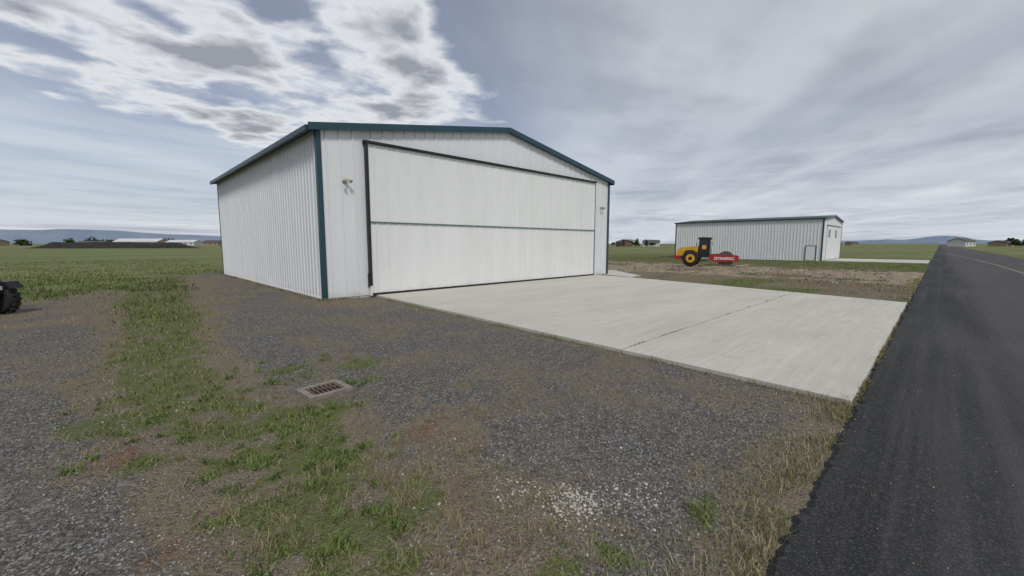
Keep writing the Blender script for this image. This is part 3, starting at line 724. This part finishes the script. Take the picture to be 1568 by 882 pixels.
shed('farm_house',(520,60),math.radians(60),9,6,2.0,1.5,TAN,GR,2)
LEAF=attr_mat('leaves',.8)
def trees(name,items):
    Vs=[];Fs=[];sz=[];C=[];off=0
    for (cx,cy,h,w,kind) in items:
        m=220
        u=rng.normal(0,1,(m,3)); u/=np.linalg.norm(u,axis=1)[:,None]; rad=rng.random(m)**.4
        if kind=='c': 
            zz=rng.random(m); p=np.stack([u[:,0]*w*.5*(1-zz),u[:,1]*w*.5*(1-zz),.15*h+zz*h*.85],-1)
        else:
            p=np.stack([u[:,0]*rad*w/2,u[:,1]*rad*w/2,h*.62+u[:,2]*rad*h*.38],-1); p+=.12*w*np.sin(p*2.3)
        s=w*.09*rng.uniform(.6,1.4,m)
        q=rng.normal(0,1,(m,4,3))*s[:,None,None]; v=p[:,None]+q; v[:,:,0]+=cx; v[:,:,1]+=cy
        Vs.append(v.reshape(-1,3)); Fs.append(np.arange(m*4)+off); sz+= [4]*m; off+=m*4
        cc=colr(m,(.03,.045,.018),(.08,.10,.04)); C.append(np.repeat(np.concatenate([cc,np.ones((m,1))],1)[:,None],4,1).reshape(-1,4))
        t=w*.035; tv=np.array([(cx-t,cy-t,-.1),(cx+t,cy-t,-.1),(cx+t,cy+t,-.1),(cx-t,cy+t,-.1),(cx,cy,h*.7)])
        Vs.append(tv); Fs.append(np.array([0,1,4,1,2,4,2,3,4,3,0,4])+off); sz+=[3]*4; off+=5; C.append(np.tile([.05,.04,.03,1],(5,1)))
    npmesh(name,np.concatenate(Vs),np.concatenate(Fs),np.array(sz),LEAF,{'Col':np.concatenate(C)})
it=[]
for i in range(16): it.append((232+rng.uniform(-22,26),142-rng.uniform(-8,30),rng.uniform(2.2,4.4),rng.uniform(2,4),'r' if i%3 else 'c'))
for i in range(10): it.append((395+rng.uniform(-20,40),-18+rng.uniform(-22,10),rng.uniform(2.5,4.5),rng.uniform(3,5),'r'))
for i in range(8): it.append((560+rng.uniform(-60,60),80+rng.uniform(-20,20),rng.uniform(2.5,4.0),rng.uniform(3,5),'r'))
for i in range(26): it.append((rng.uniform(-160,90),540+rng.uniform(-40,60),rng.uniform(3,6.5),rng.uniform(4,9),'r'))
trees('distant_trees',it)

# ------------------------------------------------------------ light
SUN_AZ=math.radians(240); SUN_EL=math.radians(50)
sd=Vector((math.cos(SUN_EL)*math.cos(SUN_AZ),math.cos(SUN_EL)*math.sin(SUN_AZ),math.sin(SUN_EL)))
l=bpy.data.lights.new('sun','SUN'); l.energy=2.0; l.angle=math.radians(12); l.color=(1,.97,.93)
lo=bpy.data.objects.new('sun',l); link(lo); lo.rotation_euler=sd.to_track_quat('Z','Y').to_euler()
W=bpy.data.worlds.new('World'); S.world=W; W.use_nodes=True; nt=W.node_tree; nt.nodes.clear()
out=nt.nodes.new('ShaderNodeOutputWorld')
sky=nt.nodes.new('ShaderNodeTexSky'); sky.sky_type='NISHITA'; sky.sun_disc=False
sky.sun_elevation=SUN_EL; sky.sun_rotation=math.pi/2-SUN_AZ; sky.air_density=1.0; sky.dust_density=1.2
tc=nt.nodes.new('ShaderNodeTexCoord'); sp=N(nt,'ShaderNodeSeparateXYZ'); nt.links.new(tc.outputs['Generated'],sp.inputs[0])
zc=M(nt,'ADD',M(nt,'MAXIMUM',sp.outputs['Z'],0.0),.035)
cb=nt.nodes.new('ShaderNodeCombineXYZ')
nt.links.new(M(nt,'DIVIDE',sp.outputs['X'],zc),cb.inputs[0]); nt.links.new(M(nt,'DIVIDE',sp.outputs['Y'],zc),cb.inputs[1])
P=cb.outputs[0]
st=noise(nt,mapping(nt,mapping(nt,P,rot=(0,0,math.radians(-35))),(.16,.6,1),loc=(1.3,.4,0)),1.0,6,.5)
wide=noise(nt,mapping(nt,mapping(nt,P,rot=(0,0,math.radians(-35))),(.14,.65,1),loc=(5.3,2.4,0)),1.0,4,.5)
cov=ramp(nt,st,[(.30,.86),(.46,.97),(.60,1)])
tone=ramp(nt,wide,[(.32,(.265,.295,.375)),(.48,(.37,.395,.46)),(.64,(.54,.56,.605))])
tone=mix(nt,ramp(nt,st,[(.42,0),(.70,.55)]),tone,(.62,.645,.68))
# lumpy grey banks high in the stratus deck
bank=noise(nt,mapping(nt,P,(.7,1.1,1),rot=(0,0,-.5),loc=(3.7,8.1,0)),1.1,6,.5)
tone=mix(nt,ramp(nt,bank,[(.48,0),(.66,.5)]),tone,(.27,.29,.345))
hz=nt.nodes.new('ShaderNodeMapRange'); nt.links.new(sp.outputs['Z'],hz.inputs[0]); hz.inputs[1].default_value=.05; hz.inputs[2].default_value=.5; hz.inputs[3].default_value=1.22; hz.inputs[4].default_value=.90
hzc=nt.nodes.new('ShaderNodeCombineColor')
for i in range(3): nt.links.new(hz.outputs[0],hzc.inputs[i])
tone=mix(nt,1.0,tone,hzc.outputs[0],'MULTIPLY')
def cen(px,py,r0,r1):
    d=nt.nodes.new('ShaderNodeVectorMath'); d.operation='DISTANCE'; nt.links.new(P,d.inputs[0]); d.inputs[1].default_value=(px,py,0)
    mr=nt.nodes.new('ShaderNodeMapRange'); nt.links.new(d.outputs['Value'],mr.inputs[0])
    mr.inputs[1].default_value=r0; mr.inputs[2].default_value=r1; mr.inputs[3].default_value=1; mr.inputs[4].default_value=0
    return mr.outputs[0]
mk=M(nt,'MAXIMUM',cen(.75,2.75,.9,2.2),cen(-.1,2.7,.4,1.5))
mk=M(nt,'MAXIMUM',mk,cen(1.25,3.3,.6,1.6))
wn=nt.nodes.new('ShaderNodeTexNoise'); wn.inputs['Scale'].default_value=3; nt.links.new(P,wn.inputs['Vector'])
wa=nt.nodes.new('ShaderNodeVectorMath'); wa.operation='MULTIPLY_ADD'; nt.links.new(wn.outputs['Color'],wa.inputs[0]); wa.inputs[1].default_value=(.12,.12,0); nt.links.new(P,wa.inputs[2])
cn=noise(nt,mapping(nt,wa.outputs[0],(1,1,1),loc=(7.1,3.3,0)),1.8,9,.52)
val=M(nt,'ADD',cn,M(nt,'MULTIPLY',M(nt,'SUBTRACT',mk,1.0),.34))
val=M(nt,'ADD',val,.03)
cc=ramp(nt,val,[(.42,0),(.50,.7),(.56,1)])
ccol=ramp(nt,val,[(.44,(.54,.58,.65)),(.53,(.76,.78,.81)),(.58,(.58,.60,.64)),(.66,(.30,.32,.365))])
low=noise(nt,mapping(nt,tc.outputs['Generated'],(1.4,1.4,22),loc=(2,5,.3)),1.6,6,.6)
lz=nt.nodes.new('ShaderNodeMapRange'); nt.links.new(sp.outputs['Z'],lz.inputs[0]); lz.inputs[1].default_value=.02; lz.inputs[2].default_value=.26; lz.inputs[3].default_value=1; lz.inputs[4].default_value=0
lowc=M(nt,'MULTIPLY',ramp(nt,low,[(.40,0),(.56,.85)]),lz.outputs[0])
skyc=mix(nt,1.0,sky.outputs[0],(.09,.095,.105),'MULTIPLY')
blue=M(nt,'MULTIPLY',cen(-.6,7.,4.,7.5),.35)
cov2=M(nt,'MULTIPLY',cov,M(nt,'SUBTRACT',1.0,blue))
c=mix(nt,M(nt,'MULTIPLY',cov2,.98),skyc,tone)
c=mix(nt,lowc,c,(.60,.64,.69))
c=mix(nt,cc,c,ccol)
bg=nt.nodes.new('ShaderNodeBackground'); bg.inputs['Strength'].default_value=1.05
nt.links.new(c,bg.inputs['Color']); nt.links.new(bg.outputs[0],out.inputs['Surface'])

# ------------------------------------------------------------ camera
cam=bpy.data.cameras.new('camera'); co=bpy.data.objects.new('camera',cam); link(co)
cam.sensor_width=36; cam.lens=14.556; cam.clip_start=.05; cam.clip_end=20000
co.location=(0,0,1.7); co.rotation_euler=(math.radians(90-6.12),0,math.radians(-44.2))
S.camera=co
